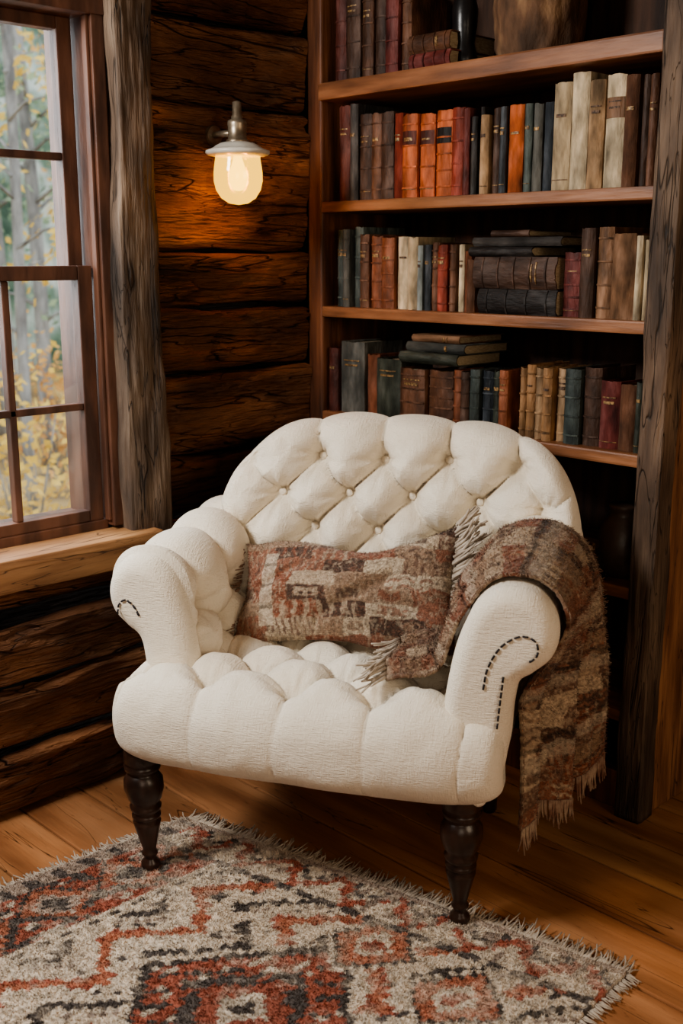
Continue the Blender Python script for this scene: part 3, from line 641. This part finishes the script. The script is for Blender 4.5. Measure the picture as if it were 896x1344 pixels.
def slivers(P,Nrm,C,n,ln,wd,rg,lean=.8):
    nu,nv=P.shape[:2]; i=rg.randint(0,nu-1,n); j=rg.randint(0,nv-1,n); fu=rg.rand(n,1); base=P[i,j]*(1-fu)+P[i+1,j+1]*fu
    nn=Nrm[i,j]; t=rg.normal(0,1,(n,3)); t-=nn*(t*nn).sum(1,keepdims=True); t/=np.linalg.norm(t,axis=1,keepdims=True)+1e-9
    s=np.cross(nn,t); l=ln*rg.uniform(.6,1.3,(n,1)); tip=base+(nn+t*lean*rg.uniform(.3,1,(n,1)))*l
    c=C[i,j]*rg.uniform(.8,1.2,(n,1)); return np.stack([base-s*wd,base+s*wd,tip],1),c
def gridn(P):
    a=np.gradient(P,axis=0);b=np.gradient(P,axis=1); n=np.cross(a,b); return n/(np.linalg.norm(n,axis=2,keepdims=True)+1e-12)
RG=np.random.RandomState(3)
# ------------------------------------------------------------------ CUSHION
ns,ntt=300,170; W_,H_,TH=.268,.128,.062
pil=tag(empty('throw_pillow'),'patterned rust and cream woven lumbar cushion on the armchair seat','cushion')
pil.matrix_world=MW@Matrix.Translation((.012,.314,.590))@Matrix.Rotation(math.radians(-4.5),4,'Y')@Matrix.Rotation(math.radians(-33),4,'X')
th=np.linspace(-PI/2,PI/2,ns); tt=np.linspace(-PI/2,PI/2,ntt); S,T=np.meshgrid(np.sin(th),np.sin(tt),indexing='ij')
e=((1-np.abs(S)**3.0).clip(0)*(1-np.abs(T)**2.4).clip(0))**.55
xx=S*W_*(1-.07*(1-T**2)+.06*(vn(T,T*0,2.2,5)-.5)); zz=T*H_*(1-.09*(1-S**2))+.020*(vn(S,S*0,3.2,2)-.5)-.022*np.exp(-((S-.05)/.3)**2)*(T>0)*T+.044*sstep(.55,1,S)*sstep(0,1,T)
crease=np.exp(-((zz+.35*xx-.02)/.014)**2)*sstep(.05,.22,xx)+np.exp(-((zz-.5*xx-.10)/.014)**2)*sstep(.02,.2,-xx)+np.exp(-((zz+.02-.6*(xx-.03))/.016)**2)*(np.abs(xx-.03)<.09)*.6
dmp=.032*(vn(xx,zz,8,2)-.5)+.020*(vn(xx*.6,zz,20,7)-.5)+.002*(vn(xx,zz,260,4)-.5)-.018*crease
Pf=np.stack([xx,-TH*e-dmp*e,zz],2); Pb=np.stack([xx,TH*.9*e,zz],2)
cF=woven(xx,zz,.085,.034,5)
cr=(np.abs(xx+.175+.006*(vn(xx,zz,60,2)-.5))<.018)&(np.abs(zz+.008*(vn(xx,zz,60,5)-.5))<.085); cF=np.where(cr[...,None],(.3*cF+.7*np.array((.56,.47,.36))*(.7+.5*vn(xx,zz,250,3)[...,None]))*np.where((np.mod(zz,.05)<.008)[...,None],.5,1),cF)
P=np.concatenate([Pf,Pb[:,::-1][:,1:-1]],1); C2=np.concatenate([cF,cF[:,::-1][:,1:-1]],1)
grid_mesh('cushion_cover',P,WOOL,pil,C2,closev=True,extra=slivers(Pf,gridn(Pf)*np.sign(-gridn(Pf)[...,1:2]),cF,9000,.0042,.0006,RG))
def strands(name,roots,dirf,m,parent,ln,r=.0016,rg=random.Random(4),n=5,curl=.35):
    bm=bmesh.new()
    for p in roots:
        p=Vector(p); d=Vector(dirf(p)).normalized(); w_=Vector((rg.uniform(-1,1),rg.uniform(-1,1),rg.uniform(-1,1)))*curl; l=ln*rg.uniform(.7,1.2)
        pts=[p+d*l*k/3+w_*l*(k/3)**2*.6 for k in range(4)]; tube(bm,pts,r*rg.uniform(.8,1.3),n,.6)
    o=from_bm(name,bm,m,parent,True); o['kind']='stuff'; return o
strands('fringe',[(W_*.965+random.uniform(-.012,.004),random.uniform(-.012,.004),-.02+.190*k/130) for k in range(130)],lambda p:(1,-.5,.15+4*p.z),FRINGE,pil,.062,.0036)
strands('fringe',[(-W_*.985,random.uniform(-.008,.004),-.11+.22*k/60) for k in range(60)],lambda p:(-1,-.1,-.3),RUSTFR,pil,.018,.0018)
# ------------------------------------------------------------------ THROW
TP=[(.180,.512),(.22,.524),(.265,.532),(.295,.556),(.315,.61),(.334,.670),(.364,.720),(.40,.748),(.44,.757),(.485,.748),(.524,.718),(.547,.665),(.553,.60),(.555,.52),(.556,.44),(.558,.35),(.560,.245)]
nsl,nw=360,210
R,A=catmull(TP,nsl); d=np.gradient(R,axis=0); d/=np.linalg.norm(d,axis=1)[:,None]; Nn=np.stack([-d[:,1],d[:,0]],1)
sn=A/A[-1]; yf=np.interp(sn,[0,.12,.25,.42,.55,.68,1],[.020,.035,.045,.015,.025,.08,.05]); yb=np.interp(sn,[0,.15,.25,.42,.55,1],[.19,.27,.35,.40,.40,.41])
hang=sstep(.54,.78,sn); Wp=np.linspace(0,1,nw)
Y=yf[:,None]+(yb-yf)[:,None]*Wp[None,:]
SS,WW=np.meshgrid(A,Wp,indexing='ij')
bunch=(1-sstep(.30,.50,sn))[:,None]
top=(sstep(.2,.3,sn)*(1-sstep(.6,.72,sn)))[:,None]
fold=.026*np.sin(WW*17+SS*1.0)+.008*np.sin(WW*33-SS*3+1)
wr=.009*(vn(SS,WW*.35,11,3)-.3)+.0025*(vn(SS,WW*.35,200,5)-.5)+.010*np.abs(np.sin(WW*9+SS*3))**.7*sstep(0,.25,WW)
disp=wr+fold*hang[:,None]+.004+bunch*sstep(0,.2,WW)*(.014*np.abs(np.sin(WW*11+SS*4))+.008*vn(SS,WW*.35,20,9))+top*(.006*sstep(.15,.5,WW)-.006*(1-sstep(0,.3,WW)))
Xh=(-.115+.155*WW)*hang[:,None]
P=np.stack([R[:,0][:,None]+Nn[:,0][:,None]*disp+Xh, Y+.008*np.sin(SS*14+2)+.01*(vn(SS,SS*0,16,4)-.5), R[:,1][:,None]+Nn[:,1][:,None]*disp+(.020*np.sin(WW*9)-.04*(1-WW))*(sstep(.8,1,sn))[:,None]],2)
cc=woven(WW*.42,SS,.12,.036,11)
sb=SS+.012*(vn(WW,SS,14,3)-.5); band=sstep(.034,.026,np.mod(sb+.02,.145))[...,None]; dk=sstep(.010,.006,np.mod(sb+.035,.145))[...,None]
cc=cc*np.array((.84,.78,.74)); cc=cc*(1-.5*band)+.5*band*np.array((.48,.395,.30))*(.65+.6*vn(WW*.38,SS,300,2)[...,None]); cc=cc*(1-.5*dk)
N3=np.stack([Nn[:,0][:,None]*np.ones_like(WW),np.zeros_like(WW),Nn[:,1][:,None]*np.ones_like(WW)],2)
Pin=P-N3*.008
Pfull=np.concatenate([P,Pin[:,::-1]],1); Cf=np.concatenate([cc,cc[:,::-1]],1)
thr=tag(empty('throw_blanket',CO,CR),'woven brown, rust and cream wool throw draped over the right chair arm','blanket')
e1=slivers(P,N3,cc,20000,.006,.0007,RG,1.3)
grid_mesh('blanket',Pfull,WOOL,thr,Cf,closev=True,caps=(0,nsl-1),extra=e1)
strands('fringe',[P[0,int(k)]+np.array([0,0,random.uniform(-.003,.003)]) for k in np.linspace(2,nw-3,80)],lambda p:(-.5,-.85,-.16),FRINGE,thr,.062,.0030,curl=.4)
strands('fringe',[P[-1,int(k)] for k in np.linspace(1,nw-2,150)],lambda p:(0,0,-1),RUSTFR,thr,.050,.0026,curl=.25)
strands('edge_yarn',[P[int(k),nw-1] for k in np.linspace(120,nsl-2,240)],lambda p:(.6,.6,-.3),RUSTFR,thr,.009,.0009,n=3,curl=.9)
strands('edge_yarn',[P[int(k),0] for k in np.linspace(20,nsl-2,240)],lambda p:(.1,-.9,-.3),RUSTFR,thr,.009,.0009,n=3,curl=.9)
# ------------------------------------------------------------------ RUG
Ar=np.array((-.80,-.425));Br=np.array((-.548,-1.50));Dr=np.array((-2.55,-.33));Cr_=np.array((-2.35,-1.62))
npp,nq=340,520; LPn,LQ=1.12,1.78
pp=np.linspace(0,1,npp);qq=np.linspace(0,1,nq); PP,QQ=np.meshgrid(pp,qq,indexing='ij')
XY=(Ar*(1-PP[...,None])+Br*PP[...,None])*(1-QQ[...,None])+(Dr*(1-PP[...,None])+Cr_*PP[...,None])*QQ[...,None]
p=PP*LPn;q=QQ*LQ
Z=.010+.004*vn(p,q,110,7)+.003*vn(p,q,40,2)
Z=np.where((PP<.002)|(PP>.998)|(QQ<.002)|(QQ>.998),.001,Z)
CR_=np.array((.69,.595,.485)); RU=np.array((.34,.085,.05)); CH=np.array((.06,.05,.05)); GY=np.array((.33,.26,.215)); OR=np.array((.46,.16,.09))
def rugcol(p,q):
    pj=p+.014*(vn(p,q,26,1)-.5)+.006*(vn(p,q,130,11)-.5); qj=q+.014*(vn(p,q,26,5)-.5)+.006*(vn(p,q,130,15)-.5)
    col=np.broadcast_to(CR_,p.shape+(3,)).copy()
    def put(m,c): col[m]=c
    cell=.014
    pc=(np.floor(pj/cell)+.5)*cell; qc=(np.floor(qj/cell)+.5)*cell; rnd=hsh(np.floor(pj/cell),np.floor(qj/.028),17)
    zg=np.abs(np.mod(qc,.238)-.119)
    zig=np.abs(np.mod(pc+zg,.210)-.105); put((zig<.014)&(rnd<.88),CH); put((zig>.028)&(zig<.040)&(rnd<.75),GY)
    put((zig>.075)&(rnd>.55),RU*1.1); put((zig>.092),OR)
    put((zig>.05)&(zig<.07)&(rnd>.86),CH*1.3)
    for (mp_,mq,rc) in ((.66,.50,1),(1.02,.86,1),(.56,1.12,0),(.96,1.45,0)):
        dd=np.abs(pc-mp_)/.23+np.abs(qc-mq)/.27
        put(dd<1.10,CR_); put((dd<1.02)&(rnd<.95),CH); put(dd<.93,RU if rc else OR); 
        put((dd<.93)&(dd>.62)&(rnd>.84),CR_*.85); put((dd<.93)&(dd>.66)&(np.mod(pc+qc,.070)<.014),CH)
        put(dd<.60,CH*1.1); put((dd<.60)&(rnd>.80),RU); put(dd<.42,RU*.9); put(dd<.22,CR_*.8); put(dd<.10,CH)
    for (mp_,mq) in ((.92,.26),(.70,.20)):
        dd=np.abs(pc-mp_)/.10+np.abs(qc-mq)/.11
        put(dd<1.1,CR_); put(dd<.98,CH); put(dd<.85,OR); put(dd<.45,CR_); put(dd<.25,RU)
    inb=p<.25; put(inb,RU)
    mo=np.abs(pc-.135)/.085+np.abs(np.mod(qc,.182)-.091)/.09
    put(inb&(mo<1.12)&(rnd<.9),CH); put(inb&(mo<.9),OR*.85); put(inb&(mo<.62)&(rnd<.85),GY*1.3); put(inb&(mo<.35),CH)
    put(inb&(mo>1.2)&(rnd>.75),CH*1.3); put(inb&(mo>1.2)&(rnd<.12),CR_*.8)
    put((p>.225)&(p<.262),CR_*.95); put((p>.238)&(p<.250)&(np.mod(qc,.056)<.028),CH)
    put((p<.05),GY*1.1); put((p<.05)&(np.mod(qc,.070)<.028),CH*1.5)
    inq=(q<.125)&(p>.05); put(inq,CR_*.95)
    z3_=np.abs(np.mod(pc,.14)-.07)-(qc-.02)*.75; put(inq&(np.abs(z3_)<.014),RU*1.1); put(inq&(z3_>.022)&(z3_<.036),CH*1.3); put(inq&(rnd>.86),GY)
    put((q>.118)&(q<.138)&(np.mod(pc,.056)<.036),CH*1.3); put((q<.022),GY*1.4); put((p<.012),GY*1.2)
    return col
col=0; rg_=np.random.RandomState(2)
for k in range(3):
    a_,b_=rg_.uniform(-.0016,.0016,2); col=col+rugcol(np.clip(p+a_,0,9),np.clip(q+b_,0,9))/3
ag=vn(p,q,7,2)*.35+vn(p,q,28,4)*.35+vn(p,q,110,14)*.30; am=(.09+.46*sstep(.42,.70,ag))[...,None]; col=col*(1-am)+CR_*.90*am
sp=vn(p,q,260,1)*.5+vn(p,q,110,6)*.5; col=col*(.68+.60*sp[...,None])
rug=tag(empty('area_rug',((Ar+Br+Cr_+Dr)[0]/4,(Ar+Br+Cr_+Dr)[1]/4,0)),'fringed rust, cream and charcoal wool rug in front of the armchair','rug')
oc=rug.location
P=np.stack([XY[...,0]-oc.x,XY[...,1]-oc.y,Z],2)
UP=np.zeros_like(P); UP[...,2]=1
ex=slivers(P[:,:385],UP[:,:385],col[:,:385],150000,.0052,.0014,RG,.9)
grid_mesh('pile',P,RUGM,rug,col,extra=ex,flip=True)
def eroots(a,b,n): return [( *(np.array(a)*(1-k/n)+np.array(b)*(k/n)+np.random.uniform(-.003,.003,2)-np.array((oc.x,oc.y))),.009) for k in range(n)]
strands('fringe',eroots(Ar,Br,640),lambda p:(.97,.2,-.12),FRINGE,rug,.038,.0021,curl=.6)
strands('fringe',eroots(Dr,Ar,720),lambda p:(.05,1,-.15),FRINGE,rug,.028,.0021,curl=.6)
strands('fringe',eroots(Cr_,Br,620),lambda p:(.05,-1,-.15),FRINGE,rug,.022,.0017)
# ------------------------------------------------------------------ LIGHTS
def area(name,loc,target,size,en,c,sy=None):
    l=bpy.data.lights.new(name,'AREA'); l.energy=en; l.color=c; l.size=size
    if sy: l.shape='RECTANGLE'; l.size_y=sy
    o=bpy.data.objects.new(name,l); COL.objects.link(o); o.location=loc; o.rotation_euler=(Vector(target)-Vector(loc)).to_track_quat('-Z','Y').to_euler(); return o
area('key_light',(-2.35,-.30,2.15),(-.75,-.95,.5),.5,50,(1,.97,.92))  # added key light hung inside the room to model the chair; no window there
area('room_fill',(-.7,-3.9,1.6),(0.,-1.0,.6),1.2,27,(1,.80,.58))
area('far_room_fill',(-3.2,-3.2,1.5),(0.,-1.0,.6),1.2,13,(1,.84,.66))
area('window_daylight',(-1.15,.6,1.5),(-1.0,-1.2,.3),.8,28,(.90,.95,1),1.2)
l=bpy.data.lights.new('lamp_light','POINT'); l.energy=25; l.color=(1,.36,.08); l.shadow_soft_size=.03
o=bpy.data.objects.new('lamp_light',l); COL.objects.link(o); o.location=(LX,LY,LZ-.065)
l=bpy.data.lights.new('low_sun_patch','SPOT'); l.energy=130; l.color=(1,.66,.36); l.spot_size=math.radians(8.5); l.spot_blend=.55; l.shadow_soft_size=.03
o=bpy.data.objects.new('low_sun_patch',l); COL.objects.link(o); o.location=(-.35,-4.0,1.9); o.rotation_euler=(Vector((-.33,-1.62,0))-o.location).to_track_quat('-Z','Y').to_euler()
w=bpy.data.worlds.new('World'); sc.world=w; w.use_nodes=True; bg=w.node_tree.nodes['Background']; bg.inputs[0].default_value=(.84,.88,.92,1); bg.inputs[1].default_value=2.4
# ------------------------------------------------------------------ CAMERA
cd=bpy.data.cameras.new('camera'); cam=bpy.data.objects.new('camera',cd); COL.objects.link(cam); cam.location=CAM
cam.rotation_euler=(math.radians(90-13.1),0,math.radians(45.8-90)); cd.sensor_fit='VERTICAL'; cd.sensor_height=36; cd.lens=FPX/1344*36
cd.dof.use_dof=True; cd.dof.focus_distance=2.5; cd.dof.aperture_fstop=3.6; cd.clip_start=.05
sc.camera=cam
try: sc.view_settings.look='AgX - Medium High Contrast'
except Exception: pass
